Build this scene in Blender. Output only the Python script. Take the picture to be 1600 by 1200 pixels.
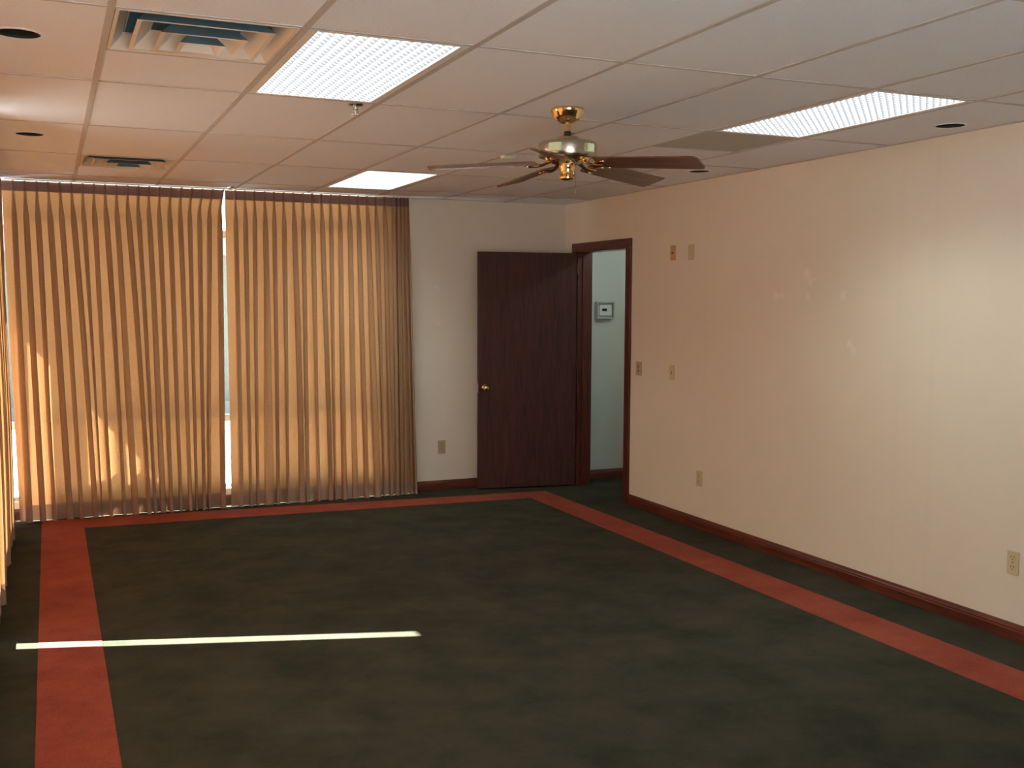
import bpy, math, random
from mathutils import Vector, Matrix
FT = 0.3048
R = math.radians
scene = bpy.context.scene
for o in list(bpy.data.objects):
    bpy.data.objects.remove(o, do_unlink=True)
col = scene.collection

# ------------------------------------------------------------------ camera
H = 8.646          # ceiling height (feet), all layout below is in feet
YB = 17.829        # back wall
XR = 14.10         # right wall
XL = -2.05         # left window wall
YF = -14.0         # wall behind the camera
YAW, PITCH, ROLL = .4141, -.0787, .0042
cam_d = bpy.data.cameras.new('camera')
cam = bpy.data.objects.new('camera', cam_d); col.objects.link(cam)
cy, sy, cp, sp = math.cos(YAW), math.sin(YAW), math.cos(PITCH), math.sin(PITCH)
fw = Vector((sy*cp, cy*cp, sp)); rt = Vector((cy, -sy, 0)); up = rt.cross(fw)
r2 = rt*math.cos(ROLL) + up*math.sin(ROLL); u2 = -rt*math.sin(ROLL) + up*math.cos(ROLL)
M = Matrix((r2, u2, -fw)).transposed().to_4x4()
M.translation = Vector((-.6734, -11.734, 5.6684))*FT
cam.matrix_world = M
cam_d.sensor_fit = 'HORIZONTAL'; cam_d.sensor_width = 36.0
cam_d.lens = 36.0*1645.08/1600.0
cam_d.clip_start = .02; cam_d.clip_end = 400
scene.camera = cam

# ------------------------------------------------------------------ world, sun, exposure
world = bpy.data.worlds.new('sky'); scene.world = world; world.use_nodes = True
bg = world.node_tree.nodes['Background']
bg.inputs['Color'].default_value = (.80, .88, 1.0, 1); bg.inputs['Strength'].default_value = 5.6
sun_d = bpy.data.lights.new('sun', 'SUN'); sun_d.energy = 150; sun_d.angle = R(.53); sun_d.color = (1, .95, .91)
sun = bpy.data.objects.new('sun', sun_d); col.objects.link(sun)
el = R(48.8); hx, hy = .9565, -.2917
sdir = Vector((hx*math.cos(el), hy*math.cos(el), -math.sin(el)))
sun.rotation_euler = sdir.to_track_quat('-Z', 'Y').to_euler()
sun.location = (-10, 10, 15)
vs = scene.view_settings
vs.view_transform = 'Standard'; vs.look = 'None'; vs.gamma = 1; vs.use_curve_mapping = False; vs.exposure = 0.0
LAMP_W = 8.9      # each fluorescent troffer
HALL_W = 16.0

# ------------------------------------------------------------------ materials
def new_mat(name):
    m = bpy.data.materials.new(name); m.use_nodes = True
    nt = m.node_tree; b = nt.nodes['Principled BSDF']
    return m, nt, b
def simple(name, c, rough=.6, metal=0, spec=.5, noise=0, nscale=40, bump=0, bscale=200, coat=0):
    m, nt, b = new_mat(name)
    b.inputs['Base Color'].default_value = (*c, 1); b.inputs['Roughness'].default_value = rough
    b.inputs['Metallic'].default_value = metal; b.inputs['Specular IOR Level'].default_value = spec
    b.inputs['Coat Weight'].default_value = coat
    tc = nt.nodes.new('ShaderNodeTexCoord')
    if noise:
        n = nt.nodes.new('ShaderNodeTexNoise'); n.inputs['Scale'].default_value = nscale; n.inputs['Detail'].default_value = 4
        nt.links.new(tc.outputs['Object'], n.inputs['Vector'])
        mx = nt.nodes.new('ShaderNodeMix'); mx.data_type = 'RGBA'
        mx.inputs[6].default_value = (*[x*(1-noise) for x in c], 1); mx.inputs[7].default_value = (*[min(1, x*(1+noise)) for x in c], 1)
        nt.links.new(n.outputs['Fac'], mx.inputs[0]); nt.links.new(mx.outputs[2], b.inputs['Base Color'])
    if bump:
        n2 = nt.nodes.new('ShaderNodeTexNoise'); n2.inputs['Scale'].default_value = bscale; n2.inputs['Detail'].default_value = 3
        nt.links.new(tc.outputs['Object'], n2.inputs['Vector'])
        bp = nt.nodes.new('ShaderNodeBump'); bp.inputs['Strength'].default_value = bump; bp.inputs['Distance'].default_value = .004
        nt.links.new(n2.outputs['Fac'], bp.inputs['Height']); nt.links.new(bp.outputs['Normal'], b.inputs['Normal'])
    return m

def carpet(name, c1, c2, c3):
    """short pile carpet: broad traffic mottling plus fibre grain"""
    m, nt, b = new_mat(name)
    b.inputs['Roughness'].default_value = .95; b.inputs['Specular IOR Level'].default_value = .1
    g = nt.nodes.new('ShaderNodeNewGeometry')
    n1 = nt.nodes.new('ShaderNodeTexNoise'); n1.inputs['Scale'].default_value = 2.8; n1.inputs['Detail'].default_value = 7; n1.inputs['Roughness'].default_value = .68
    n1.inputs['Distortion'].default_value = .15
    n2 = nt.nodes.new('ShaderNodeTexNoise'); n2.inputs['Scale'].default_value = 260; n2.inputs['Detail'].default_value = 2
    for n in (n1, n2): nt.links.new(g.outputs['Position'], n.inputs['Vector'])
    rp = nt.nodes.new('ShaderNodeValToRGB')
    rp.color_ramp.elements[0].position = .36; rp.color_ramp.elements[0].color = (*c1, 1)
    rp.color_ramp.elements[1].position = .64; rp.color_ramp.elements[1].color = (*c3, 1)
    e = rp.color_ramp.elements.new(.5); e.color = (*c2, 1)
    nt.links.new(n1.outputs['Fac'], rp.inputs['Fac'])
    mx = nt.nodes.new('ShaderNodeMix'); mx.data_type = 'RGBA'; mx.blend_type = 'MULTIPLY'; mx.inputs[0].default_value = .55
    r2_ = nt.nodes.new('ShaderNodeValToRGB'); r2_.color_ramp.elements[0].position = .3; r2_.color_ramp.elements[1].position = .7
    r2_.color_ramp.elements[0].color = (.35, .35, .35, 1)
    nt.links.new(n2.outputs['Fac'], r2_.inputs['Fac'])
    nt.links.new(rp.outputs['Color'], mx.inputs[6]); nt.links.new(r2_.outputs['Color'], mx.inputs[7])
    nt.links.new(mx.outputs[2], b.inputs['Base Color'])
    bp = nt.nodes.new('ShaderNodeBump'); bp.inputs['Strength'].default_value = .6; bp.inputs['Distance'].default_value = .004
    nt.links.new(n2.outputs['Fac'], bp.inputs['Height']); nt.links.new(bp.outputs['Normal'], b.inputs['Normal'])
    return m

def wood(name, c1, c2, rough=.35, axis='Z', coat=.15):
    m, nt, b = new_mat(name)
    b.inputs['Roughness'].default_value = rough; b.inputs['Coat Weight'].default_value = coat; b.inputs['Coat Roughness'].default_value = .25
    tc = nt.nodes.new('ShaderNodeTexCoord'); mp = nt.nodes.new('ShaderNodeMapping')
    s = {'X': (1.2, 14, 14), 'Y': (14, 1.2, 14), 'Z': (14, 14, 1.2)}[axis]
    mp.inputs['Scale'].default_value = s
    nt.links.new(tc.outputs['Object'], mp.inputs['Vector'])
    n = nt.nodes.new('ShaderNodeTexNoise'); n.inputs['Scale'].default_value = 2.2; n.inputs['Detail'].default_value = 8; n.inputs['Distortion'].default_value = 1.2
    nt.links.new(mp.outputs['Vector'], n.inputs['Vector'])
    rp = nt.nodes.new('ShaderNodeValToRGB')
    rp.color_ramp.elements[0].position = .3; rp.color_ramp.elements[0].color = (*c1, 1)
    rp.color_ramp.elements[1].position = .72; rp.color_ramp.elements[1].color = (*c2, 1)
    nt.links.new(n.outputs['Fac'], rp.inputs['Fac']); nt.links.new(rp.outputs['Color'], b.inputs['Base Color'])
    return m

def wall_paint(name, c, spots=(), axis='X', seams=()):
    """painted wallcovering with faint vertical seams and pale filler patches (real marks with their own outline)"""
    m, nt, b = new_mat(name)
    b.inputs['Roughness'].default_value = .55; b.inputs['Specular IOR Level'].default_value = .35
    g = nt.nodes.new('ShaderNodeNewGeometry')
    n = nt.nodes.new('ShaderNodeTexNoise'); n.inputs['Scale'].default_value = 3; n.inputs['Detail'].default_value = 5
    nt.links.new(g.outputs['Position'], n.inputs['Vector'])
    mx = nt.nodes.new('ShaderNodeMix'); mx.data_type = 'RGBA'
    mx.inputs[6].default_value = (*[x*.97 for x in c], 1); mx.inputs[7].default_value = (*[min(1, x*1.03) for x in c], 1)
    nt.links.new(n.outputs['Fac'], mx.inputs[0])
    out = mx.outputs[2]
    nw = nt.nodes.new('ShaderNodeTexNoise'); nw.inputs['Scale'].default_value = 38; nw.inputs['Detail'].default_value = 2
    nt.links.new(g.outputs['Position'], nw.inputs['Vector'])
    warp = nt.nodes.new('ShaderNodeVectorMath'); warp.operation = 'MULTIPLY_ADD'
    warp.inputs[1].default_value = (.10, .10, .10); nt.links.new(nw.outputs['Color'], warp.inputs[0]); nt.links.new(g.outputs['Position'], warp.inputs[2])
    fac = None
    for (x, y, z, rad) in spots:
        d = nt.nodes.new('ShaderNodeVectorMath'); d.operation = 'DISTANCE'
        nt.links.new(warp.outputs[0], d.inputs[0]); d.inputs[1].default_value = (x*FT+.05, y*FT+.05, z*FT+.05)
        mr = nt.nodes.new('ShaderNodeMapRange'); mr.inputs[1].default_value = rad*FT; mr.inputs[2].default_value = rad*FT*.45
        mr.inputs[3].default_value = 0; mr.inputs[4].default_value = .38
        nt.links.new(d.outputs['Value'], mr.inputs[0])
        if fac is None: fac = mr.outputs[0]
        else:
            a = nt.nodes.new('ShaderNodeMath'); a.operation = 'MAXIMUM'
            nt.links.new(fac, a.inputs[0]); nt.links.new(mr.outputs[0], a.inputs[1]); fac = a.outputs[0]
    if fac is not None:
        m2 = nt.nodes.new('ShaderNodeMix'); m2.data_type = 'RGBA'; m2.inputs[7].default_value = (.93, .9, .88, 1)
        nt.links.new(fac, m2.inputs[0]); nt.links.new(out, m2.inputs[6]); out = m2.outputs[2]
    if seams:
        sx = nt.nodes.new('ShaderNodeSeparateXYZ'); nt.links.new(g.outputs['Position'], sx.inputs[0])
        f2 = None
        for s in seams:
            d = nt.nodes.new('ShaderNodeMath'); d.operation = 'SUBTRACT'; nt.links.new(sx.outputs[1 if axis == 'X' else 0], d.inputs[0]); d.inputs[1].default_value = s*FT
            ab = nt.nodes.new('ShaderNodeMath'); ab.operation = 'ABSOLUTE'; nt.links.new(d.outputs[0], ab.inputs[0])
            mr = nt.nodes.new('ShaderNodeMapRange'); mr.inputs[1].default_value = .03; mr.inputs[2].default_value = .004; mr.inputs[3].default_value = 0; mr.inputs[4].default_value = .035
            nt.links.new(ab.outputs[0], mr.inputs[0])
            if f2 is None: f2 = mr.outputs[0]
            else:
                a = nt.nodes.new('ShaderNodeMath'); a.operation = 'MAXIMUM'
                nt.links.new(f2, a.inputs[0]); nt.links.new(mr.outputs[0], a.inputs[1]); f2 = a.outputs[0]
        m3 = nt.nodes.new('ShaderNodeMix'); m3.data_type = 'RGBA'; m3.inputs[7].default_value = (.45, .40, .33, 1)
        nt.links.new(f2, m3.inputs[0]); nt.links.new(out, m3.inputs[6]); out = m3.outputs[2]
    nt.links.new(out, b.inputs['Base Color'])
    bp = nt.nodes.new('ShaderNodeBump'); bp.inputs['Strength'].default_value = .12; bp.inputs['Distance'].default_value = .002
    n3 = nt.nodes.new('ShaderNodeTexNoise'); n3.inputs['Scale'].default_value = 180
    nt.links.new(g.outputs['Position'], n3.inputs['Vector'])
    nt.links.new(n3.outputs['Fac'], bp.inputs['Height']); nt.links.new(bp.outputs['Normal'], b.inputs['Normal'])
    return m

def cloth(name, front, trans):
    """woven drapery: a little light passes through the weave"""
    m = bpy.data.materials.new(name); m.use_nodes = True; nt = m.node_tree
    nt.nodes.remove(nt.nodes['Principled BSDF']); out = nt.nodes['Material Output']
    g = nt.nodes.new('ShaderNodeNewGeometry')
    mp = nt.nodes.new('ShaderNodeMapping'); mp.inputs['Scale'].default_value = (30, 30, 220)
    nt.links.new(g.outputs['Position'], mp.inputs['Vector'])
    n = nt.nodes.new('ShaderNodeTexNoise'); n.inputs['Scale'].default_value = 1.0; n.inputs['Detail'].default_value = 2
    nt.links.new(mp.outputs['Vector'], n.inputs['Vector'])
    def var(c, a):
        mx = nt.nodes.new('ShaderNodeMix'); mx.data_type = 'RGBA'
        mx.inputs[6].default_value = (*[x*(1-a) for x in c], 1); mx.inputs[7].default_value = (*[x*(1+a) for x in c], 1)
        nt.links.new(n.outputs['Fac'], mx.inputs[0]); return mx.outputs[2]
    d = nt.nodes.new('ShaderNodeBsdfDiffuse'); t = nt.nodes.new('ShaderNodeBsdfTranslucent')
    nt.links.new(var(front, .12), d.inputs['Color']); nt.links.new(var(trans, .25), t.inputs['Color'])
    a = nt.nodes.new('ShaderNodeAddShader')
    nt.links.new(d.outputs[0], a.inputs[0]); nt.links.new(t.outputs[0], a.inputs[1])
    nt.links.new(a.outputs[0], out.inputs['Surface'])
    return m

def glass_mat(name, tint):
    m = bpy.data.materials.new(name); m.use_nodes = True; nt = m.node_tree
    nt.nodes.remove(nt.nodes['Principled BSDF']); out = nt.nodes['Material Output']
    t = nt.nodes.new('ShaderNodeBsdfTransparent'); t.inputs['Color'].default_value = (*tint, 1)
    gl = nt.nodes.new('ShaderNodeBsdfGlossy'); gl.inputs['Roughness'].default_value = .02
    mx = nt.nodes.new('ShaderNodeMixShader'); mx.inputs[0].default_value = .06
    nt.links.new(t.outputs[0], mx.inputs[1]); nt.links.new(gl.outputs[0], mx.inputs[2]); nt.links.new(mx.outputs[0], out.inputs['Surface'])
    return m

def lens_mat(name):
    """prismatic acrylic lens of a lit fluorescent fixture: facets across the tubes glow less than those facing them"""
    m = bpy.data.materials.new(name); m.use_nodes = True; nt = m.node_tree
    nt.nodes.remove(nt.nodes['Principled BSDF']); out = nt.nodes['Material Output']
    g = nt.nodes.new('ShaderNodeNewGeometry'); s = nt.nodes.new('ShaderNodeSeparateXYZ'); nt.links.new(g.outputs['True Normal'], s.inputs[0])
    ab = nt.nodes.new('ShaderNodeMath'); ab.operation = 'ABSOLUTE'; nt.links.new(s.outputs[0], ab.inputs[0])
    mr = nt.nodes.new('ShaderNodeMapRange'); mr.inputs[1].default_value = .1; mr.inputs[2].default_value = .4; mr.inputs[3].default_value = .68; mr.inputs[4].default_value = 2.6
    nt.links.new(ab.outputs[0], mr.inputs[0])
    e = nt.nodes.new('ShaderNodeEmission'); e.inputs['Color'].default_value = (.93, .96, 1, 1)
    nt.links.new(mr.outputs[0], e.inputs['Strength']); nt.links.new(e.outputs[0], out.inputs['Surface'])
    return m

SPOTS_R = [(XR, 6.32, 6.26, .15), (XR, 6.2, 6.12, .11), (XR, 7.35, 5.79, .13), (XR, 7.15, 5.82, .12), (XR, 6.29, 5.80, .11), (XR, 5.2, 5.80, .13), (XR, 4.95, 4.83, .12), (XR, 4.86, 4.70, .10)]
SPOTS_B = [(9.924, YB, 6.04, .10), (9.92, YB, 5.0, .07)]
WALL_C = (.78, .72, .63)
MAT = dict(
    wall_r=wall_paint('cream_wallcovering', WALL_C, SPOTS_R, 'X', (10.07, 3.64, 2.78, -1.5, 13.5)),
    wall_b=wall_paint('cream_wallcovering_back', WALL_C, SPOTS_B, 'Y', ()),
    wall=wall_paint('cream_paint', WALL_C),
    hallwall=wall_paint('pale_hall_paint', (.62, .66, .60)),
    tile=simple('ceiling_tile_fibre', (.84, .85, .90), .9, spec=.1, noise=.05, nscale=120, bump=.5, bscale=160),
    tile_grey=simple('grey_ceiling_tile', (.53, .52, .47), .8, spec=.2, noise=.05, nscale=90, bump=.3, bscale=160),
    tee=simple('painted_tee', (.54, .50, .48), .5),
    deck=simple('plenum_deck', (.2, .19, .18), .9),
    green=carpet('green_carpet', (.034, .036, .025), (.050, .049, .034), (.067, .060, .042)),
    red=carpet('rust_red_carpet', (.28, .062, .043), (.33, .076, .050), (.37, .094, .057)),
    base=wood('mahogany_trim', (.060, .012, .008), (.16, .038, .022), .35, 'Y'),
    base_x=wood('mahogany_trim_across', (.060, .012, .008), (.16, .038, .022), .35, 'X'),
    base_z=wood('mahogany_casing', (.060, .012, .008), (.15, .035, .020), .35, 'Z'),
    door=wood('mahogany_door_veneer', (.032, .008, .006), (.085, .022, .014), .6, 'Z', 0),
    brass=simple('polished_brass', (.80, .58, .28), .12, metal=1),
    brass_soft=simple('antique_brass', (.56, .50, .42), .26, metal=1),
    panel_green=simple('pale_green_gold', (.62, .66, .38), .22, metal=.7),
    hinge=simple('dark_bronze', (.10, .06, .04), .4, metal=.8),
    blade=wood('fan_blade_walnut', (.085, .035, .020), (.20, .095, .055), .32, 'X', .3),
    black=simple('black_paint', (.012, .012, .012), .5),
    white=simple('white_enamel', (.78, .76, .72), .35),
    vent=simple('white_vent_enamel', (.74, .68, .60), .28, spec=.6),
    vent_in=simple('duct_metal_blue_reflection', (.15, .26, .34), .22, metal=.35),  # vent insides: bluish reflection and shade put into the metal colour
    plate=simple('ivory_plastic', (.60, .52, .34), .4),
    plate_tan=simple('tan_plastic', (.56, .36, .20), .4),
    plate_dark=simple('almond_plastic', (.47, .38, .26), .4),
    slot=simple('dark_slot', (.05, .035, .025), .6),
    red_dot=simple('red_plastic', (.35, .05, .03), .4),
    alu=simple('grey_aluminium', (.45, .47, .46), .4, metal=.5),
    glass=glass_mat('window_glass', (.86, .90, .88)),
    lens=lens_mat('prismatic_lens'),
    cloth=cloth('tan_drapery', (.40, .258, .155), (.079, .0385, .0152)),
    cloth_head=cloth('drapery_heading', (.29, .175, .15), (.006, .0028, .0015)),
    cloth_hem=cloth('drapery_hem', (.40, .27, .21), (.026, .013, .0065)),
    concrete=simple('pale_concrete', (.36, .345, .345), .9, noise=.08, nscale=3),
    render=simple('grey_green_render', (.085, .105, .095), .9, noise=.05, nscale=2),
    fascia=simple('grey_fascia', (.14, .15, .15), .7),
    soffit=simple('soffit_board', (.5, .48, .45), .8),
    chrome=simple('chrome', (.65, .66, .68), .15, metal=1),
    cover=simple('clear_cover', (.55, .60, .60), .15, spec=.6),
    lcd=simple('dark_display', (.02, .022, .025), .2),
    bulb=simple('frosted_bulb', (.55, .52, .46), .3),
)

# ------------------------------------------------------------------ mesh helpers (feet in, metres out)
class MB:
    def __init__(s): s.v = []; s.f = []
    def quad(s, *p):
        i = len(s.v); s.v += [tuple(q) for q in p]; s.f.append(tuple(range(i, i+len(p))))
    def box(s, a, b):
        x0, y0, z0 = a; x1, y1, z1 = b; i = len(s.v)
        s.v += [(x0,y0,z0),(x1,y0,z0),(x1,y1,z0),(x0,y1,z0),(x0,y0,z1),(x1,y0,z1),(x1,y1,z1),(x0,y1,z1)]
        s.f += [tuple(i+k for k in q) for q in ((3,2,1,0),(4,5,6,7),(0,1,5,4),(1,2,6,5),(2,3,7,6),(3,0,4,7))]
    def bbox(s, a, b, e):
        """box with chamfered edges"""
        import bmesh
        bm = bmesh.new(); bmesh.ops.create_cube(bm, size=1)
        for v in bm.verts: v.co = Vector([(a[k]+b[k])/2 + v.co[k]*(b[k]-a[k]) for k in range(3)])
        bmesh.ops.bevel(bm, geom=bm.edges[:], offset=e, segments=2, affect='EDGES', profile=.5)
        i = len(s.v); bm.verts.index_update()
        s.v += [tuple(v.co) for v in bm.verts]; s.f += [tuple(i+v.index for v in f.verts) for f in bm.faces]; bm.free()
    def lathe(s, prof, c=(0,0,0), n=32, axis='Z', caps=True):
        i = len(s.v); m = len(prof)
        for k in range(n):
            a = 2*math.pi*k/n; ca, sa = math.cos(a), math.sin(a)
            for (r, z) in prof:
                p = {'Z': (r*ca, r*sa, z), 'Y': (r*ca, z, r*sa), 'X': (z, r*ca, r*sa)}[axis]
                s.v.append((c[0]+p[0], c[1]+p[1], c[2]+p[2]))
        for k in range(n):
            k2 = (k+1) % n
            for j in range(m-1):
                s.f.append((i+k*m+j, i+k2*m+j, i+k2*m+j+1, i+k*m+j+1))
        if caps:
            for j in (0, m-1):
                if prof[j][0] > 1e-6: s.f.append(tuple(i+k*m+j for k in range(n)))
    def tube(s, pts, rad, n=8, flat=1.0):
        i = len(s.v); P = [Vector(p) for p in pts]
        rads = rad if isinstance(rad, (list, tuple)) else [rad]*len(P)
        for k, p in enumerate(P):
            t = (P[min(k+1, len(P)-1)]-P[max(k-1, 0)]).normalized()
            ref = Vector((0,0,1)) if abs(t.z) < .9 else Vector((1,0,0))
            a = t.cross(ref).normalized(); b = a.cross(t)
            for q in range(n):
                w = 2*math.pi*q/n; s.v.append(tuple(p + a*math.cos(w)*rads[k] + b*math.sin(w)*rads[k]*flat))
        for k in range(len(P)-1):
            for q in range(n):
                q2 = (q+1) % n; s.f.append((i+k*n+q, i+k*n+q2, i+(k+1)*n+q2, i+(k+1)*n+q))
        s.f.append(tuple(i+q for q in range(n))); s.f.append(tuple(i+(len(P)-1)*n+q for q in range(n)))
    def prism(s, poly, z0, z1):
        i = len(s.v); n = len(poly)
        s.v += [(x, y, z0) for x, y in poly] + [(x, y, z1) for x, y in poly]
        s.f.append(tuple(i+k for k in reversed(range(n)))); s.f.append(tuple(i+n+k for k in range(n)))
        for k in range(n): s.f.append((i+k, i+(k+1) % n, i+n+(k+1) % n, i+n+k))
    def mesh(s, name, mat, smooth=False, origin=(0,0,0)):
        me = bpy.data.meshes.new(name)
        me.from_pydata([((x-origin[0])*FT, (y-origin[1])*FT, (z-origin[2])*FT) for x, y, z in s.v], [], s.f)
        import bmesh
        bm = bmesh.new(); bm.from_mesh(me); bmesh.ops.recalc_face_normals(bm, faces=bm.faces[:]); bm.to_mesh(me); bm.free()
        me.materials.append(mat)
        if smooth:
            me.shade_smooth()
            try: me.set_sharp_from_angle(angle=R(38))
            except Exception: pass
        return me
    def build(s, name, mat, parent=None, smooth=False, origin=None):
        """world-coordinate mesh; origin in feet (defaults to the parent's own place)"""
        if origin is None: origin = parent['_o'] if parent is not None and '_o' in parent else (0,0,0)
        o = bpy.data.objects.new(name, s.mesh(name, mat, smooth, origin)); col.objects.link(o)
        if parent is not None: o.parent = parent; o.location = (0,0,0)
        else: o.location = Vector(origin)*FT
        return o
def child(me, name, parent, loc=(0,0,0)):
    o = bpy.data.objects.new(name, me); col.objects.link(o); o.parent = parent; o.location = Vector(loc)*FT
    return o
def thing(name, label, cat, loc=(0,0,0), rotz=0, group=None):
    o = bpy.data.objects.new(name, None); col.objects.link(o); o.empty_display_size = .1
    o.location = Vector(loc)*FT; o.rotation_euler = (0,0,rotz)
    o['label'] = label; o['category'] = cat
    if group: o['group'] = group
    return o
def tag(o, label, cat, group=None):
    o['label'] = label; o['category'] = cat
    if group: o['group'] = group
    return o
def struct(o, label=None, cat=None):
    o['kind'] = 'structure'
    if label: o['label'] = label
    if cat: o['category'] = cat
    return o
def copy_tree(o, parent=None):
    c = o.copy(); col.objects.link(c); c.parent = parent
    for ch in list(o.children): copy_tree(ch, c)
    return c
def lb(fn, *a, **k):
    m = MB(); getattr(m, fn)(*a, **k); return m

# ================================================================== STRUCTURE
TOP = H + .9
DY0, DY1, DZ = 13.92, 17.0, 7.2          # door opening in the right wall
HX = 19.0                                # far side of the hall
WT = .46
# ---- floor with inlaid border
m = MB(); m.box((XL-.25, YF-.3, -.4), (HX+.3, YB+.35, 0))
floor = struct(m.build('floor', MAT['green']), 'dark green cut pile carpet with a rust red inlaid border', 'floor')
def strip(x0, y0, x1, y1):
    a = MB(); a.box((x0, y0, -.02), (x1, y1, .006)); return a.build('carpet_border', MAT['red'], floor)
BX0, BX1 = -.98, -.01      # left strip
BX2, BX3 = 11.93, 12.80    # right strip
BY0, BY1 = 16.02, 16.90    # far strip
a = MB(); a.prism([(-.98, 17.45), (-.98, 16.17+.02), (-.01, 16.17), (11.93, 15.55), (12.80, 16.42), (8.64, 16.70)], -.02, .006)
a.build('carpet_border', MAT['red'], floor)
strip(BX0, YF+1.2, BX1, 16.18)
a = MB(); a.prism([(11.93, YF+1.2), (13.02, YF+1.2), (12.80, 16.42), (11.93, 15.56)], -.02, .006); a.build('carpet_border', MAT['red'], floor)
# ---- walls
m = MB()
m.box((XR, YF-.3, 0), (XR+WT, DY0, TOP)); m.box((XR, DY0, DZ), (XR+WT, DY1, TOP)); m.box((XR, DY1, 0), (XR+WT, YB, TOP))
struct(m.build('wall_right', MAT['wall_r']), 'long cream wall on the right with pale filler patches', 'wall')
WX0, WX1, WZ0, WZ1 = XL+.1, 8.15, .47, H-.01     # window opening in back wall
m = MB()
m.box((WX1, YB, 0), (XR+WT/2, YB+.35, TOP)); m.box((XL-.25, YB, 0), (WX1, YB+.35, WZ0)); m.box((XL-.25, YB, WZ1), (WX1, YB+.35, TOP))
struct(m.build('wall_back', MAT['wall_b']), 'cream end wall between the drapes and the open door', 'wall')
m = MB(); m.box((XR+WT/2, YB, 0), (HX+.3, YB+.35, TOP))
struct(m.build('wall_hall', MAT['hallwall']), 'pale grey-green hall wall seen through the doorway', 'wall')
m = MB(); m.box((HX, 8, 0), (HX+.3, YB, TOP)); m.box((XR+WT, 8-.3, 0), (HX+.3, 8, TOP))
struct(m.build('wall_hall_end', MAT['hallwall']), 'hall walls beyond the doorway', 'wall')
LY0, LY1 = -1.5, YB-.05                      # glazed run of the left wall
m = MB()
m.box((XL-.25, YF-.3, 0), (XL, LY0, TOP)); m.box((XL-.25, LY0, 0), (XL, YB, .86)); m.box((XL-.25, LY0, WZ1), (XL, YB, TOP))
struct(m.build('wall_left', MAT['wall']), 'cream left wall around the tall glazing', 'wall')
FX0, FX1, FZ0, FZ1 = -1.6, 4.6, .9, 8.4      # added window behind the viewpoint, brings neutral daylight to the ceiling
m = MB(); m.box((XL-.25, YF-.3, 0), (FX0, YF, TOP)); m.box((FX1, YF-.3, 0), (XR+WT, YF, TOP)); m.box((FX0, YF-.3, 0), (FX1, YF, FZ0)); m.box((FX0, YF-.3, FZ1), (FX1, YF, TOP))
struct(m.build('wall_front', MAT['wall']), 'cream wall behind the viewpoint', 'wall')

# ---- windows
def pane_grid(name, label, axis, at, u0, u1, us, zs, z0=WZ0, z1=WZ1):
    root = bpy.data.objects.new(name, None); col.objects.link(root)
    o = (at, u0, z0) if axis == 'X' else (u0, at, z0)
    root.location = Vector(o)*FT; root['_o'] = o; struct(root, label, 'window')
    def bx(ua, za, ub, zb, d):
        b = MB()
        if axis == 'X': b.box((at-d, ua, za), (at+d, ub, zb))
        else: b.box((ua, at-d, za), (ub, at+d, zb))
        return b
    f = .09
    for u in us: bx(u-f/2, z0, u+f/2, z1, .10).build('mullion', MAT['alu'], root)
    for (za, zb) in zs: 
        for i in range(len(us)-1): bx(us[i]+f/2, za, us[i+1]-f/2, zb, .09).build('rail', MAT['alu'], root)
    zz = [z0] + [z for p in zs for z in p] + [z1]
    for i in range(len(us)-1):
        for j in range(0, len(zz), 2):
            if zz[j+1]-zz[j] > .05: bx(us[i]+f/2, zz[j], us[i+1]-f/2, zz[j+1], .012).build('pane', MAT['glass'], root)
    return root
pane_grid('window_1', 'storefront window behind the end wall drapes', 'Y', YB+.18, WX0, WX1,
          [WX0+.045, 1.3, 4.95, WX1-.045], [(WZ0, WZ0+.10), (2.34, 2.51), (7.34, 7.54)])
pane_grid('window_2', 'tall window behind the left wall drapes', 'X', XL-.12, LY0, LY1,
          [LY0+.045, 3.9, 9.6, 14.2, LY1-.045], [(.86, .92)], .86)

pane_grid('added_window', 'unseen window added behind the viewpoint to light the ceiling', 'Y', YF-.15, FX0, FX1, [FX0+.045, 1.8, FX1-.045], [(FZ0, FZ0+.06)], FZ0, FZ1)  # unseen glazing added for neutral fill daylight

# ---- baseboards with a moulded top
def baseboard(name, p0, p1, n, mat, h=.285, label=None):
    p0, p1, n = Vector(p0), Vector(p1), Vector(n)
    prof = [(0, 0), (.055, 0), (.055, .17), (.045, .19), (.045, .215), (.03, .235), (.018, .27), (0, h)]
    b = MB(); k = len(prof)
    for P in (p0, p1):
        for d, z in prof: b.v.append((P.x+n.x*d, P.y+n.y*d, z))
    for j in range(k): b.f.append((j, (j+1) % k, k+(j+1) % k, k+j))
    b.f.append(tuple(range(k))); b.f.append(tuple(range(2*k-1, k-1, -1)))
    return struct(b.build(name, mat), label, 'baseboard')
baseboard('baseboard_right', (XR, YF, 0), (XR, DY0-.24, 0), (-1, 0, 0), MAT['base'], label='dark mahogany baseboard along the right wall')
baseboard('baseboard_back', (XL, YB, 0), (XR, YB, 0), (0, -1, 0), MAT['base_x'], label='dark mahogany baseboard on the end wall')
baseboard('baseboard_hall', (XR+WT, YB, 0), (HX, YB, 0), (0, -1, 0), MAT['base_x'], label='dark baseboard in the hall')
baseboard('baseboard_left', (XL, YF, 0), (XL, YB-.06, 0), (1, 0, 0), MAT['base'], label='dark mahogany baseboard under the left window')

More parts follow.
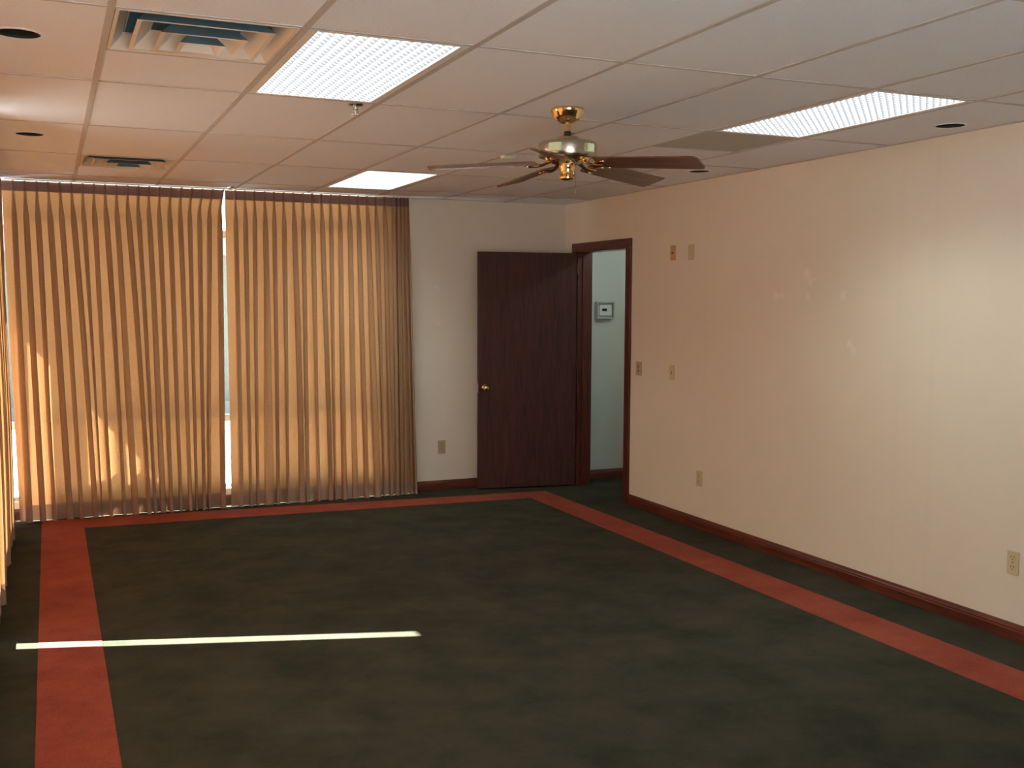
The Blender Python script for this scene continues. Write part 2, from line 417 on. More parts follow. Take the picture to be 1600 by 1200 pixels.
# ---- door casing (trim) : jambs, head, casings
tr = bpy.data.objects.new('trim_1', None); col.objects.link(tr); tr['_o'] = (XR, DY0, 0); tr.location = Vector((XR, DY0, 0))*FT
struct(tr, 'dark mahogany door frame in the right wall', 'door frame')
JT = .06; CW = .245
for s in (0, 1):
    xa, xb = ((XR-.06, XR), (XR+WT, XR+WT+.06))[s]
    for (ya, yb) in ((DY0-CW, DY0+.03), (DY1-.03, DY1+CW)):
        lb('bbox', (xa, ya, 0), (xb, yb, DZ-.03), .012).build('casing', MAT['base_z'], tr)
    lb('bbox', (xa, DY0-CW, DZ-.03), (xb, DY1+CW, DZ+CW-.03), .012).build('head_casing', MAT['base'], tr)
lb('box', (XR, DY0, 0), (XR+WT, DY0+JT, DZ)).build('jamb', MAT['base_z'], tr)
lb('box', (XR, DY1-JT, 0), (XR+WT, DY1, DZ)).build('jamb', MAT['base_z'], tr)
lb('box', (XR, DY0+JT, DZ-JT), (XR+WT, DY1-JT, DZ)).build('head_jamb', MAT['base'], tr)
lb('box', (XR+.16, DY0+JT, 0), (XR+.28, DY0+JT+.04, DZ-JT)).build('door_stop', MAT['base_z'], tr)
lb('box', (XR+.16, DY1-JT-.04, 0), (XR+.28, DY1-JT, DZ-JT)).build('door_stop', MAT['base_z'], tr)

# ---- ceiling: lay-in tiles on tees
m = MB(); m.box((XL-.25, YF-.3, TOP-.05), (HX+.3, YB+.35, TOP+.15)); 
ceiling = struct(m.build('ceiling', MAT['deck']), 'suspended ceiling of off-white lay-in tiles', 'ceiling')
CX = [XL, 0, 2, 4, 6, 8, 10, 12, XR]
CY = [YF, -12, -8, -4, 0, 4, 8, 12, 16, YB]
TW = .078
CANS = [(-.90, 1.62), (-.90, 9.55), (13.36, 1.84), (13.08, 8.94)]
CAN_R = .245
extra = {(1, 0): [2], (6, 4): [6], (1, 12): [14]}                    # half tiles: column index, row start
TROFFERS = [(2, 0), (10, 0), (6, 12)]
VENTS = [(0, 0), (0, 12)]
tile_cache = {}
def tile_mesh(w, d, mat, hole=None):
    key = (round(w, 3), round(d, 3), mat.name, hole)
    if key in tile_cache: return tile_cache[key]
    b = MB(); z0, z1 = 0, .05
    if hole is None: b.bbox((.006, .006, z0), (w-.006, d-.006, z1), .006)
    else:
        hx_, hy_ = hole
        ang = sorted(set([round(2*math.pi*k/40, 5) for k in range(40)] + [round(math.atan2(y-hy_, x-hx_) % (2*math.pi), 5) for x in (.006, w-.006) for y in (.006, d-.006)]))
        inn, out = [], []
        for t in ang:
            c, s_ = math.cos(t), math.sin(t); inn.append((hx_+CAN_R*c, hy_+CAN_R*s_))
            k = 1e9
            if c > 1e-6: k = min(k, (w-.006-hx_)/c)
            if c < -1e-6: k = min(k, (.006-hx_)/c)
            if s_ > 1e-6: k = min(k, (d-.006-hy_)/s_)
            if s_ < -1e-6: k = min(k, (.006-hy_)/s_)
            out.append((hx_+c*k, hy_+s_*k))
        n = len(ang)
        b.v += [(x, y, z0) for x, y in inn]+[(x, y, z0) for x, y in out]+[(x, y, z1) for x, y in inn]+[(x, y, z1) for x, y in out]
        for k in range(n):
            q = (k+1) % n
            b.f += [(k, q, n+q, n+k), (2*n+k, 3*n+k, 3*n+q, 2*n+q), (k, 2*n+k, 2*n+q, q), (n+k, n+q, 3*n+q, 3*n+k)]
    tile_cache[key] = b.mesh('ceiling_tile', mat); return tile_cache[key]
for i in range(len(CX)-1):
    for j in range(len(CY)-1):
        x0, x1, y0, y1 = CX[i], CX[i+1], CY[j], CY[j+1]
        if (x0, y0) in TROFFERS: continue
        cuts = [y0, y1]
        if (x0, y0) in VENTS: cuts = [y0, y0+2, y1]
        if (x0, y0) == (10, 4): cuts = [4, 6, 8]
        for a_, b_ in zip(cuts[:-1], cuts[1:]):
            if (x0, a_) in VENTS: continue
            mat = MAT['tile_grey'] if (x0, a_) == (10, 4) else MAT['tile']
            hole = None
            for cx_, cy_ in CANS:
                if x0 < cx_ < x1 and a_ < cy_ < b_: hole = (round(cx_-x0, 3), round(cy_-a_, 3))
            child(tile_mesh(x1-x0, b_-a_, mat, hole), 'ceiling_tile', ceiling, (x0, a_, H+.008))
lb('box', (XR+WT, 8, H), (HX, YB, H+.05)).build('ceiling_tile', MAT['tile'], ceiling)
def tee(name, a, b):
    t = MB(); t.box((a[0], a[1], H-.004), (b[0], b[1], H+.007))
    if a[1] < b[1]-1 and (b[0]-a[0]) < .2: t.box(((a[0]+b[0])/2-.004, a[1], H+.007), ((a[0]+b[0])/2+.004, b[1], H+.12))
    return t.build(name, MAT['tee'], ceiling)
for x in CX[1:-1]: tee('main_tee', (x-TW/2, YF, 0), (x+TW/2, YB, 0))
for y in CY[1:-1]:
    for i in range(len(CX)-1):
        xa = CX[i] + (TW/2 if i else 0); xb = CX[i+1] - (TW/2 if i < len(CX)-2 else 0)
        tee('cross_tee', (xa, y-TW*.35, 0), (xb, y+TW*.35, 0))
for (x, y) in ((0, 2), (10, 6), (0, 14)): tee('cross_tee', (x+TW/2, y-TW*.35, 0), (x+2-TW/2, y+TW*.35, 0))
tee('wall_angle', (XR-.06, YF, 0), (XR, YB, 0)); tee('wall_angle', (9.1, YB-.06, 0), (XR, YB, 0))

# ---- outside the windows
m = MB(); m.box((-120, -60, -1.0), (60, 120, -.5))
struct(m.build('ground', MAT['concrete']), 'pale sunlit paving outside the windows', 'ground')
m = MB(); m.box((-4.85, YB+.35, H+.30), (HX, YB+2.0, H+.75)); m.box((-4.85, YB-1.6, H+.30), (XL-.25, YB+.35, H+.75))  # unseen eave; left end and corner return shaped to trim sun on drapes
struct(m.build('unseen_eave', MAT['soffit']), 'unseen eave above the end wall window, shaped to shade the drapes', 'roof')
m = MB(); m.box((XL-.25, YF-4.5, H+.30), (XR, YF-.3, H+.75))  # added unseen eave: blocks sky so mostly ground bounce enters
struct(m.build('unseen_eave', MAT['soffit']), 'unseen eave added to block sky at the window behind the viewpoint', 'roof')
nb = thing('neighbouring_building', 'low pale building glimpsed outside through the drapery gap', 'building', (6, 46, -.5)); nb['_o'] = (6, 46, -.5)
lb('box', (-25, 46, -.5), (40, 70, 8.0)).build('wall', MAT['render'], nb)
lb('box', (-25.6, 45.4, 8.0), (40.6, 70.6, 8.9)).build('fascia', MAT['fascia'], nb)
lb('box', (-25.1, 45.9, -.5), (40.1, 46, .25)).build('plinth', MAT['fascia'], nb)

# ================================================================== DRAPES
def curtain(label, a_top, b_top, a_bot, b_bot, nrm, n, z0, z1, seed, group, pinch=None, squeeze=None, dmin=.15, dmax=.27):
    """pinch-pleated drape hung between a and b; nrm points into the room. thing > panel (> heading, hem)"""
    rnd = random.Random(seed)
    a_top, b_top, a_bot, b_bot = [Vector((p[0], p[1], 0)) for p in (a_top, b_top, a_bot, b_bot)]
    nrm = Vector((nrm[0], nrm[1], 0))
    base = (a_bot+b_bot)/2
    root = thing('curtain', label, 'curtain', (base.x, base.y, z0), 0, group); root['_o'] = (base.x, base.y, z0)
    wt = [1.0]*n
    if squeeze:
        for k in range(squeeze): wt[n-1-k] = .42
    tot = sum(wt); edge_t = [0]
    for w in wt: edge_t.append(edge_t[-1]+w/tot)
    wb = [w*rnd.uniform(.55, 1.5) for w in wt]; tb = sum(wb); edge_b = [0]
    for w in wb: edge_b.append(edge_b[-1]+w/tb)
    dep = [rnd.uniform(dmin, dmax) for _ in range(n)]; nkb = [rnd.uniform(.06, .38) for _ in range(n)]; hwb = [rnd.uniform(.10, .24) for _ in range(n)]
    ph = [rnd.uniform(-1, 1) for _ in range(n)]
    back = [rnd.uniform(-.05, .04) for _ in range(n)]
    NF, NP = 5, 14
    def row(z):
        h = (z-z0)/(z1-z0)                      # 0 hem, 1 top
        s = min(1, max(0, (z1-.6-z)/6.5)); s = s*s*(3-2*s)     # 0 at heading, 1 in free fall
        s2 = (1-h)**.8
        A = a_bot.lerp(a_top, h); B = b_bot.lerp(b_top, h)
        if pinch:                                # the leading edge is caught at the top hook
            kq = max(0, 1-(z1-z)/pinch[1]); (A if pinch[0] == 'a' else B).__iadd__(Vector(pinch[2])*kq)
        pts = []
        for i in range(n):
            e0 = edge_t[i]*(1-s2)+edge_b[i]*s2; e1 = edge_t[i+1]*(1-s2)+edge_b[i+1]*s2
            w = e1-e0
            dz = z1-.25-z                       # distance below the heading
            g = min(1, max(0, dz/.7)); g = g*g*(3-2*g)
            hw = (.07+.17*g)*(1-s)+hwb[i]*s     # half width of the fold loop
            pw = .06*(1-s)+nkb[i]*s             # neck of the loop: sewn shut at the pleat, opening below
            d = (.16*(1-s)+dep[i]*s)*(1+.1*math.sin(3*h+ph[i]))
            if wt[i] < 1: d *= .8; hw *= .8
            sh = .06*s*w*math.sin(2.5*h+3*ph[i])
            for q in range(NF):
                t = q/NF; pts.append((e0+w*(1-pw)*t+sh, (back[i]*s)*math.sin(math.pi*t)))
            for q in range(NP):
                t = q/NP
                pts.append((e0+w*(1-pw)+w*(pw*t-hw*math.sin(2*math.pi*t))+sh, d*math.sin(math.pi*t)**.75))
        pts.append((1, 0))
        return [tuple((A.lerp(B, min(1.01, max(-.01, u)))+nrm*(off-.08)))[:2]+(z,) for u, off in pts]
    def sheet(zs, name, mat, parent):
        b = MB(); rows = [row(z) for z in zs]; m_ = len(rows[0])
        for r_ in rows: b.v += r_
        for j in range(len(zs)-1):
            for i in range(m_-1): b.f.append((j*m_+i, j*m_+i+1, (j+1)*m_+i+1, (j+1)*m_+i))
        me = bpy.data.meshes.new(name); me.from_pydata([((x-base.x)*FT, (y-base.y)*FT, (z-z0)*FT) for x, y, z in b.v], [], b.f)
        me.materials.append(mat); me.shade_smooth()
        o = bpy.data.objects.new(name, me); col.objects.link(o); o.parent = parent; return o
    zh, zm = z1-.25, z0+.40
    lin = lambda a, b_, k: [a+(b_-a)*q/k for q in range(k+1)]
    p = sheet(lin(zm, z1-2.6, 12)+lin(z1-2.6, zh, 12)[1:], 'panel', MAT['cloth'], root)
    hd = sheet(lin(zh, z1, 3), 'heading', MAT['cloth_head'], p); hd['label'] = 'stiff lined pleat heading'
    hm = sheet(lin(z0, zm, 4), 'hem', MAT['cloth_hem'], p); hm['label'] = 'doubled hem'
    return root
CYB = YB-.40; CXL = -1.74
ZT = H-.046
curtain('tan pinch-pleated drape on the end wall beside the left corner, left of the bright gap', (-1.66, CYB), (3.60, CYB), (-1.50, CYB), (3.56, CYB), (0, -1), 20, .012, ZT, 5,
        'tan pinch-pleated drapes', pinch=('b', .55, (.10, 0, 0)))
curtain('tan pinch-pleated drape on the end wall nearest the dark door, right of the bright gap', (3.74, CYB), (8.87, CYB), (3.77, CYB), (9.09, CYB), (0, -1), 22, .012, ZT, 9,
        'tan pinch-pleated drapes', squeeze=4)
curtain('tan drape on the left wall seen edge-on at the picture edge', (CXL, 17.55), (CXL, 7.22), (CXL, 17.50), (CXL, 7.24), (1, 0), 36, .015, ZT, 21,
        'tan pinch-pleated drapes', pinch=('b', .5, (0, -.12, 0)))
curtain('tan drape on the left wall beside the viewpoint, nearer side of the sunlit gap', (CXL, 6.94), (CXL, -2.2), (CXL, 6.92), (CXL, -2.2), (1, 0), 34, .015, ZT, 33,
        'tan pinch-pleated drapes', pinch=('a', .5, (0, .12, 0)))
def track(label, a, b):
    t = lb('bbox', (a[0], a[1], H-.028), (b[0], b[1], H-.004), .004).build('curtain_track', MAT['white'], origin=((a[0]+b[0])/2, (a[1]+b[1])/2, H-.028))
    tag(t, label, 'curtain track')
track('white curtain track on the ceiling along the end wall', (-1.6, CYB-.05), (9.0, CYB+.05))
track('white curtain track on the ceiling along the left wall', (CXL-.05, -2.3), (CXL+.05, 17.2))

# ================================================================== DOOR LEAF
hinge = Vector((XR-.05, 16.93, 0)); tip = Vector((11.02, 17.42, 0))
dv = tip-hinge; ang = math.atan2(dv.y, dv.x); DW = dv.length
dr = bpy.data.objects.new('door_1', None); col.objects.link(dr); dr.location = hinge*FT; dr.rotation_euler = (0, 0, ang); struct(dr, 'dark mahogany flush door standing open against the end wall', 'door')
# local: +x along leaf to the latch edge; +y (after rotation ~170deg) faces the room
b = lb('bbox', (0.02, -.073, .04), (DW, .073, 7.12), .006); b.build('door_leaf', MAT['door'], dr)
def knob(s, z=3.08):
    k = MB(); xk = DW-.21
    k.lathe([(0, 0), (.105, 0), (.105, .012), (.07, .03), (.04, .045), (.036, .10), (.05, .12), (.085, .15), (.092, .18), (.075, .215), (.04, .23), (0, .232)], (0,0,0), 24, 'Y')
    k.v = [(xk+x, s*(.073+y), z+zz) for x, y, zz in k.v]
    return k.build('door_knob', MAT['brass'], dr, smooth=True)
knob(1); knob(-1)
lb('box', (DW, -.045, 2.93), (DW+.006, .045, 3.22)).build('latch_plate', MAT['brass'], dr)
for z in (.7, 3.6, 6.5):
    h_ = MB(); h_.lathe([(.022, z), (.022, z+.3)], (0.0, .085, 0), 10); h_.build('hinge', MAT['hinge'], dr, smooth=True)

# ================================================================== CEILING FIXTURES
def troffer_meshes():
    o = {}
    fr = MB()   # frame: flange ring, inner bevel
    w0, w1, d0, d1 = .045, 1.955, .045, 3.955
    i0, i1, j0, j1 = .15, 1.85, .10, 3.90
    for (a, b_) in (((w0, d0), (w1, j0)), ((w0, j1), (w1, d1)), ((w0, j0), (i0, j1)), ((i1, j0), (w1, j1))):
        fr.box((a[0], a[1], .0), (b_[0], b_[1], .035))
    o['door_frame'] = fr.mesh('door_frame', MAT['white'])
    hs = MB(); t = .02
    hs.box((w0, d0, .35), (w1, d1, .37))
    hs.box((w0, d0, .035), (w0+t, d1, .35)); hs.box((w1-t, d0, .035), (w1, d1, .35)); hs.box((w0+t, d0, .035), (w1-t, d0+t, .35)); hs.box((w0+t, d1-t, .035), (w1-t, d1, .35))
    o['housing'] = hs.mesh('housing', MAT['white'])
    ls = MB(); nx, ny = 13, 29; cw, cd = (i1-i0)/nx, (j1-j0)/ny; zt = .028
    for a in range(nx):
        for c in range(ny):
            x, y = i0+a*cw, j0+c*cd; ap = (x+cw/2, y+cd/2, zt-.036)
            P = [(x, y, zt), (x+cw, y, zt), (x+cw, y+cd, zt), (x, y+cd, zt)]
            for k in range(4): ls.quad(P[k], ap, P[(k+1) % 4])
    o['lens'] = ls.mesh('lens', MAT['lens'])
    return o
TM = troffer_meshes()
TLAB = ['lit fluorescent ceiling panel beside the large air vent', 'lit fluorescent ceiling panel nearest the long right wall', 'lit fluorescent ceiling panel just in front of the drapes']
for (x, y), lab in zip(TROFFERS, TLAB):
    t = thing('fluorescent_light', lab, 'ceiling light', (x, y, H-.004), 0, 'fluorescent ceiling panels')
    for k in ('housing', 'door_frame', 'lens'): child(TM[k], k, t)
    ld = bpy.data.lights.new('fluorescent_tubes', 'AREA'); ld.shape = 'RECTANGLE'; ld.size = 1.62*FT; ld.size_y = 3.7*FT
    ld.energy = LAMP_W; ld.color = (.90, 1.0, .86); ld.spread = R(125)
    lo = bpy.data.objects.new('fluorescent_tubes', ld); col.objects.link(lo); lo.parent = t; lo.location = Vector((1, 2, -.03))*FT

# ---- louvred air diffusers
def vent_meshes():
    o = {}
    f = MB(); w = 1.0-.045
    def ring(b, r0, z0, r1, z1):
        P = [(1-r0, 1-r0, z0), (1+r0, 1-r0, z0), (1+r0, 1+r0, z0), (1-r0, 1+r0, z0)]; Q = [(1-r1, 1-r1, z1), (1+r1, 1-r1, z1), (1+r1, 1+r1, z1), (1-r1, 1+r1, z1)]
        for k in range(4): b.quad(P[k], P[(k+1) % 4], Q[(k+1) % 4], Q[k])
    ring(f, w, 0, w-.04, 0); ring(f, w-.04, 0, w-.17, .16); ring(f, w, 0, w, .02); ring(f, w, .02, w-.17, .18); ring(f, w-.17, .16, w-.17, .18)
    o['frame'] = f.mesh('frame', MAT['vent'])
    o['louvre'] = []
    for r0, r1, zz in ((.73, .54, -.03), (.47, .28, -.075), (.25, .09, -.115)):
        l = MB(); t = .05
        ring(l, r0, zz+.005, r0-t, zz+.005); ring(l, r0, zz+.005, r1, zz+.20); ring(l, r0-t, zz+.005, r1-t, zz+.20); ring(l, r1, zz+.20, r1-t, zz+.20)
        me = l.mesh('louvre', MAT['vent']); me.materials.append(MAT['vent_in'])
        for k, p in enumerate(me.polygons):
            if 4 <= k < 8: p.material_index = 1      # blade back: blue reflection and duct shade put into its colour
        o['louvre'].append(me)
    c = MB(); c.box((1-.06, 1-.06, .02), (1+.06, 1+.06, .05)); o['core'] = c.mesh('core', MAT['vent'])
    bx = MB(); r = .78
    bx.box((1-r, 1-r, .42), (1+r, 1+r, .45)); bx.box((1-r, 1-r, .18), (1-r+.02, 1+r, .42)); bx.box((1+r-.02, 1-r, .18), (1+r, 1+r, .42)); bx.box((1-r, 1-r, .18), (1+r, 1-r+.02, .42)); bx.box((1-r, 1+r-.02, .18), (1+r, 1+r, .42))
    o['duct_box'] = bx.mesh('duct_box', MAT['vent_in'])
    return o
VM = vent_meshes()
for (x, y), lab in zip(VENTS, ['square louvred air vent beside the nearest ceiling light', 'louvred air vent farther off, close to the end wall drapes']):
    t = thing('air_vent', lab, 'air vent', (x, y, H-.006), 0, 'louvred ceiling air vents')
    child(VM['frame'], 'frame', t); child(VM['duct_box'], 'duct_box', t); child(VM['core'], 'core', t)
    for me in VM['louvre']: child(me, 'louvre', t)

# ---- recessed cans
def can_meshes():
    a = MB(); a.lathe([(CAN_R+.035, .004), (CAN_R+.035, -.006), (CAN_R-.01, -.006), (CAN_R-.01, .004)], n=40, caps=False); a.f += []
    n = 40; m_ = 4
    for k in range(n): a.f.append((k*m_+3, ((k+1) % n)*m_+3, ((k+1) % n)*m_, k*m_))
    b = MB(); prof = [(CAN_R-.012, 0)]
    for q in range(6): prof += [(CAN_R-.014-.006*q, .03+.05*q), (CAN_R-.024-.006*q, .035+.05*q)]
    prof += [(.16, .42), (0, .42)]
    b.lathe(prof, n=40, caps=False)
    c = MB(); c.lathe([(.05, .40), (.06, .30), (.13, .20), (.155, .15), (.14, .115), (.08, .095), (0, .09)], n=28, caps=False)
    return a.mesh('trim_ring', MAT['tile']), b.mesh('baffle', MAT['black'], True), c.mesh('bulb', MAT['bulb'], True)
CM = can_meshes()
for (x, y), lab in zip(CANS, ['unlit recessed downlight cut by the upper left picture corner', 'unlit recessed downlight at far left above the left drape',
                              'unlit recessed downlight beside the right-hand fluorescent panel', 'unlit recessed downlight near the tip of a fan blade, above the right wall']):
    t = thing('recessed_downlight', lab, 'downlight', (x, y, H+.004), 0, 'unlit recessed downlights')
    child(CM[0], 'trim_ring', t); child(CM[1], 'baffle', t); child(CM[2], 'bulb', t)

# ---- sprinklers
def sprinkler(x, y, lab):
    t = thing('fire_sprinkler', lab, 'sprinkler', (x, y, H), 0, 'fire sprinklers'); t['_o'] = (0, 0, 0)
    lb('lathe', [(0, .004), (.115, .004), (.118, -.006), (.10, -.022), (.05, -.03), (0, -.03)], n=24).build('escutcheon', MAT['chrome'], t, True)
    b = MB(); b.lathe([(.032, -.03), (.032, -.06), (.045, -.06), (.045, -.075), (.03, -.08), (0, -.08)], n=16)
    b.tube([(.035, 0, -.075), (.045, 0, -.10), (.03, 0, -.135), (.008, 0, -.15)], .008, 6); b.tube([(-.035, 0, -.075), (-.045, 0, -.10), (-.03, 0, -.135), (-.008, 0, -.15)], .008, 6)
    b.tube([(0, 0, -.08), (0, 0, -.15)], .007, 6); b.build('body', MAT['chrome'], t, True)
    b = MB(); n = 12; poly = []
    for k in range(2*n):
        r_ = .065 if k % 2 == 0 else .048; poly.append((r_*math.cos(math.pi*k/n), r_*math.sin(math.pi*k/n)))
    b.prism(poly, -.158, -.15); b.build('deflector', MAT['chrome'], t)
sprinkler(3.70, 4.20, 'small chrome fire sprinkler at the corner of the nearest ceiling light')
sprinkler(3.82, 17.02, 'small chrome fire sprinkler above the gap between the drapes')
t = thing('smoke_detector', 'small white detector on the ceiling behind the fan', 'smoke detector', (8.02, 8.3, H-.004)); t['_o'] = (0, 0, 0)
lb('bbox', (-.13, -.10, -.075), (.13, .10, 0), .02).build('case', MAT['white'], t)
lb('box', (-.10, -.07, -.082), (.10, .07, -.074)).build('grille', MAT['vent'], t)

# ================================================================== CEILING FAN
FX, FY = 6.80, 3.16
fan = thing('ceiling_fan', 'brass ceiling fan with five brown wooden blades', 'ceiling fan', (FX, FY, H)); fan['_o'] = (0, 0, 0)
def L(prof, name, mat, n=48, parent=fan): return lb('lathe', prof, n=n).build(name, mat, parent, True)
L([(0, .005), (.25, .005), (.262, -.01), (.262, -.05), (.245, -.075), (.225, -.12), (.185, -.175), (.12, -.215), (.05, -.225), (0, -.225)], 'canopy', MAT['brass'])
L([(.045, -.22), (.045, -.40)], 'downrod', MAT['brass'], 20)
cp_ = L([(0, -.345), (.052, -.345), (.058, -.36), (.058, -.42), (.05, -.43), (0, -.43)], 'coupling', MAT['black'], 20)
lb('tube', [(.05, 0, -.375), (.10, -.02, -.375)], .008, 6).build('set_screw', MAT['brass'], cp_)
L([(0, -.42), (.08, -.42), (.17, -.435), (.20, -.465), (.21, -.495), (.25, -.505), (.42, -.512), (.447, -.524), (.458, -.545), (.459, -.60), (.459, -.72), (.45, -.74), (.42, -.752), (0, -.752)], 'motor_housing', MAT['brass_soft'])
L([(0, -.75), (.34, -.75), (.36, -.765), (.34, -.80), (.24, -.835), (.15, -.85), (0, -.85)], 'flywheel', MAT['brass'])
L([(0, -.84), (.10, -.84), (.13, -.86), (.132, -.90), (.118, -.92), (.118, -1.03), (.132, -1.05), (.13, -1.075), (.10, -1.09), (0, -1.10)], 'switch_housing', MAT['brass'], 32)
pm = MB(); q0 = len(pm.v)
for k in range(9):
    a = R(-13+26*k/8)
    for (r_, z_) in ((.457, -.565), (.466, -.57), (.466, -.695), (.457, -.70)): pm.v.append((r_*math.cos(a), r_*math.sin(a), z_))
for k in range(8):
    for j in range(4): pm.f.append((k*4+j, k*4+(j+1) % 4, (k+1)*4+(j+1) % 4, (k+1)*4+j))
pm.f += [(0, 1, 2, 3), (35, 34, 33, 32)]
pme = pm.mesh('band_panel', MAT['panel_green'])
for k in range(5):
    po = child(pme, 'band_panel', fan); po.rotation_euler = (0, 0, R(219+72*k)); po['label'] = 'polished pale green-gold panel'
ch = MB()
for k in range(26): ch.lathe([(0, .0045), (.0045, 0), (0, -.0045)], (.135, -.03, -.97-.0105*k), 6, caps=False)
ch.lathe([(0, 0), (.01, -.01), (.012, -.035), (0, -.045)], (.135, -.03, -1.245), 8, caps=False)
ch.build('pull_chain', MAT['brass_soft'], fan)
ZB = -.811
blm = MB()
r0, r1 = .50, 2.18
poly = [(r0, -.19), (r0+.05, -.205), (1.3, -.235), (r1-.10, -.255), (r1-.03, -.235), (r1, -.16), (r1, .16), (r1-.03, .235), (r1-.10, .255), (1.3, .235), (r0+.05, .205), (r0, .19)]
blm.prism(poly, -.012, .012)
pt = R(-13.2)
blm.v = [(x, y*math.cos(pt)-z*math.sin(pt), y*math.sin(pt)+z*math.cos(pt)) for x, y, z in blm.v]
bme = blm.mesh('blade', MAT['blade'])
irm = MB()
irm.tube([(.20, 0, .03), (.30, 0, .005), (.40, 0, -.035), (.50, 0, -.045), (.62, 0, -.035)], [.045, .05, .045, .05, .06], 10, .55)
for s in (-1, 1):
    irm.tube([(.44, 0, -.03), (.53, s*.07, -.035+s*.07*math.tan(pt)), (.60, s*.12, -.03+s*.12*math.tan(pt)), (.70, s*.135, -.022+s*.135*math.tan(pt))], [.03, .028, .026, .022], 8, .6)
    irm.lathe([(0, -.012), (.022, -.01), (.024, 0), (.0, .002)], (.66, s*.135, -.03+s*.135*math.tan(pt)), 10, caps=False)
irm.lathe([(0, -.012), (.022, -.01), (.024, 0), (.0, .002)], (.60, 0, -.045), 10, caps=False)
ime = irm.mesh('blade_iron', MAT['brass'], True)
for a in (163.8, 91.8, 19.8, -52.2, -124.2):
    bo = child(bme, 'blade', fan, (0, 0, ZB)); bo.rotation_euler = (0, R(3.7), R(a))
    child(ime, 'blade_iron', bo)

# ================================================================== WALL PLATES
def plate(name, label, cat, pos, facing, kind, mat, w=.235, h=.385, group=None):
    """local: x across, y out of wall, z up; facing 'R' = on right wall (out = -x), 'B' = back wall (out = -y)"""
    t = thing(name, label, cat, pos, {'R': R(90), 'B': R(180)}[facing], group); t['_o'] = (0, 0, 0)
    lb('bbox', (-w/2, 0, -h/2), (w/2, .022, h/2), .007).build('cover_plate', mat, t)
    if kind == 'outlet':
        for s in (-1, 1):
            p = MB(); pol = []
            for k in range(20):
                a = 2*math.pi*k/20; pol.append((max(-.055, min(.055, .07*math.cos(a))), .058*math.sin(a)))
            p.prism(pol, 0, .008); p.v = [(x, .022+z, s*.082+y) for x, y, z in p.v]
            f = p.build('receptacle', mat, t)
            for sx in (-.026, .026): lb('box', (sx-.006, .029, s*.082-.002), (sx+.006, .0315, s*.082+.03)).build('slot', MAT['slot'], f)
            lb('lathe', [(0, .029), (.011, .029), (.011, .0315), (0, .0315)], (0, 0, s*.082-.03), 10, 'Y').build('slot', MAT['slot'], f)
        lb('lathe', [(0, .02), (.012, .02), (.010, .026), (0, .026)], (0, 0, 0), 10, 'Y').build('screw', MAT['slot'], t)
    if kind == 'switch2':
        for s in (-1, 1):
            lb('box', (-.02, .02, s*.06-.04), (.02, .026, s*.06+.04)).build('toggle_slot', MAT['slot'], t)
            lb('bbox', (-.011, .024, s*.06-.012), (.011, .055, s*.06+.024), .004).build('toggle', MAT['plate_dark'], t)
    if kind == 'toggle':
        lb('box', (-.017, .02, -.055), (.017, .026, .025)).build('toggle_slot', MAT['slot'], t)
        lb('bbox', (-.013, .024, -.045), (.013, .06, -.01), .004).build('toggle', mat, t)
    if kind == 'jack':
        lb('lathe', [(0, .02), (.03, .02), (.03, .034), (.018, .04), (.018, .055), (0, .055)], (0, 0, 0), 14, 'Y').build('jack', MAT['red_dot'], t)
    if kind in ('blank', 'jack', 'toggle', 'switch2'):
        for s in (-1, 1): lb('lathe', [(0, .02), (.011, .02), (.009, .026), (0, .026)], (0, 0, s*.14), 8, 'Y').build('screw', mat, t)
    return t
plate('wall_plate', 'tan wall plate with a red centre jack, high on the wall right of the door', 'wall plate', (XR, 11.58, 6.92), 'R', 'jack', MAT['plate_tan'])
plate('wall_plate', 'plain ivory blank wall plate, high on the wall beside the tan plate', 'wall plate', (XR, 10.75, 6.91), 'R', 'blank', MAT['plate'])
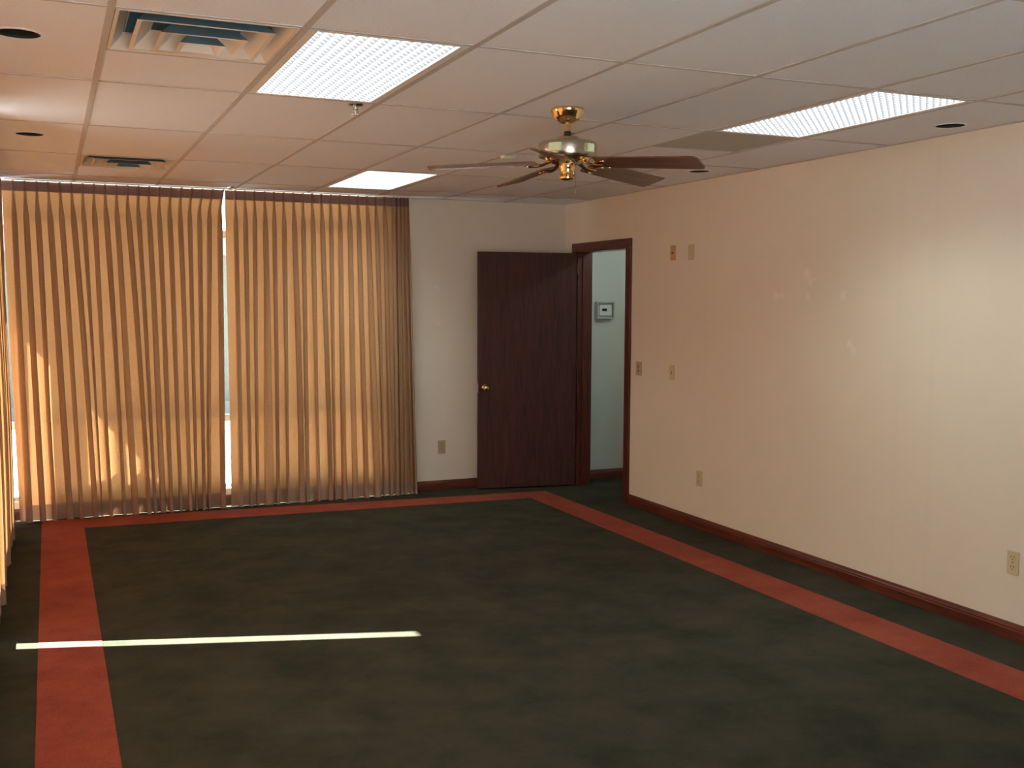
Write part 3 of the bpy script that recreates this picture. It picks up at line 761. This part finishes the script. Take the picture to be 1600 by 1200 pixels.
plate('light_switch', 'brownish double switch plate right beside the door frame', 'light switch', (XR, 13.23, 3.84), 'R', 'switch2', MAT['plate_dark'], .29)
plate('light_switch', 'ivory switch plate at switch height, a step right of the door frame', 'light switch', (XR, 11.55, 3.84), 'R', 'toggle', MAT['plate'])
plate('wall_outlet', 'ivory wall outlet low on the right wall nearest the doorway', 'outlet', (XR, 10.21, 1.27), 'R', 'outlet', MAT['plate'])
plate('wall_outlet', 'ivory duplex outlet low on the right wall at the right picture edge', 'outlet', (XR, .84, 1.31), 'R', 'outlet', MAT['plate'])
plate('wall_outlet', 'ivory outlet low on the end wall between drape and open door', 'outlet', (10.02, YB, 1.30), 'B', 'outlet', MAT['plate_dark'])
# thermostat in the hall under a clear guard
t = thing('thermostat', 'hall thermostat with small dark display under a clear guard', 'thermostat', (15.51, YB, 5.39), R(180)); t['_o'] = (0, 0, 0)
lb('bbox', (-.31, 0, -.27), (.31, .03, .27), .01).build('backplate', MAT['cover'], t)
lb('bbox', (-.22, .03, -.17), (.22, .11, .17), .02).build('body', MAT['white'], t)
lb('box', (-.04, .11, -.03), (.13, .116, .05)).build('display', MAT['lcd'], t)
for s in (-1, 1):
    lb('bbox', (s*.29-.02, .03, -.27), (s*.29+.02, .16, .27), .008).build('guard_rim', MAT['cover'], t)
    lb('bbox', (-.27, .03, s*.25-.02), (.27, .16, s*.25+.02), .008).build('guard_rim', MAT['cover'], t)

# added hall fixture, out of view, brightens the hall
t = thing('hall_fill_light', 'unseen round ceiling light added to brighten the hall', 'ceiling light', (17.0, 13.6, H)); t['_o'] = (0, 0, 0)
lb('lathe', [(0, 0), (.5, 0), (.5, -.06), (.46, -.07), (0, -.07)], n=32).build('base', MAT['white'], t, True)
ld = bpy.data.lights.new('hall_fill_lamp', 'POINT'); ld.energy = HALL_W; ld.color = (.90, 1, .93); ld.shadow_soft_size = .1
lo = bpy.data.objects.new('hall_fill_lamp', ld); col.objects.link(lo); lo.parent = t; lo.location = (0, 0, -.22*FT)
for o in bpy.data.objects:
    if '_o' in o: del o['_o']
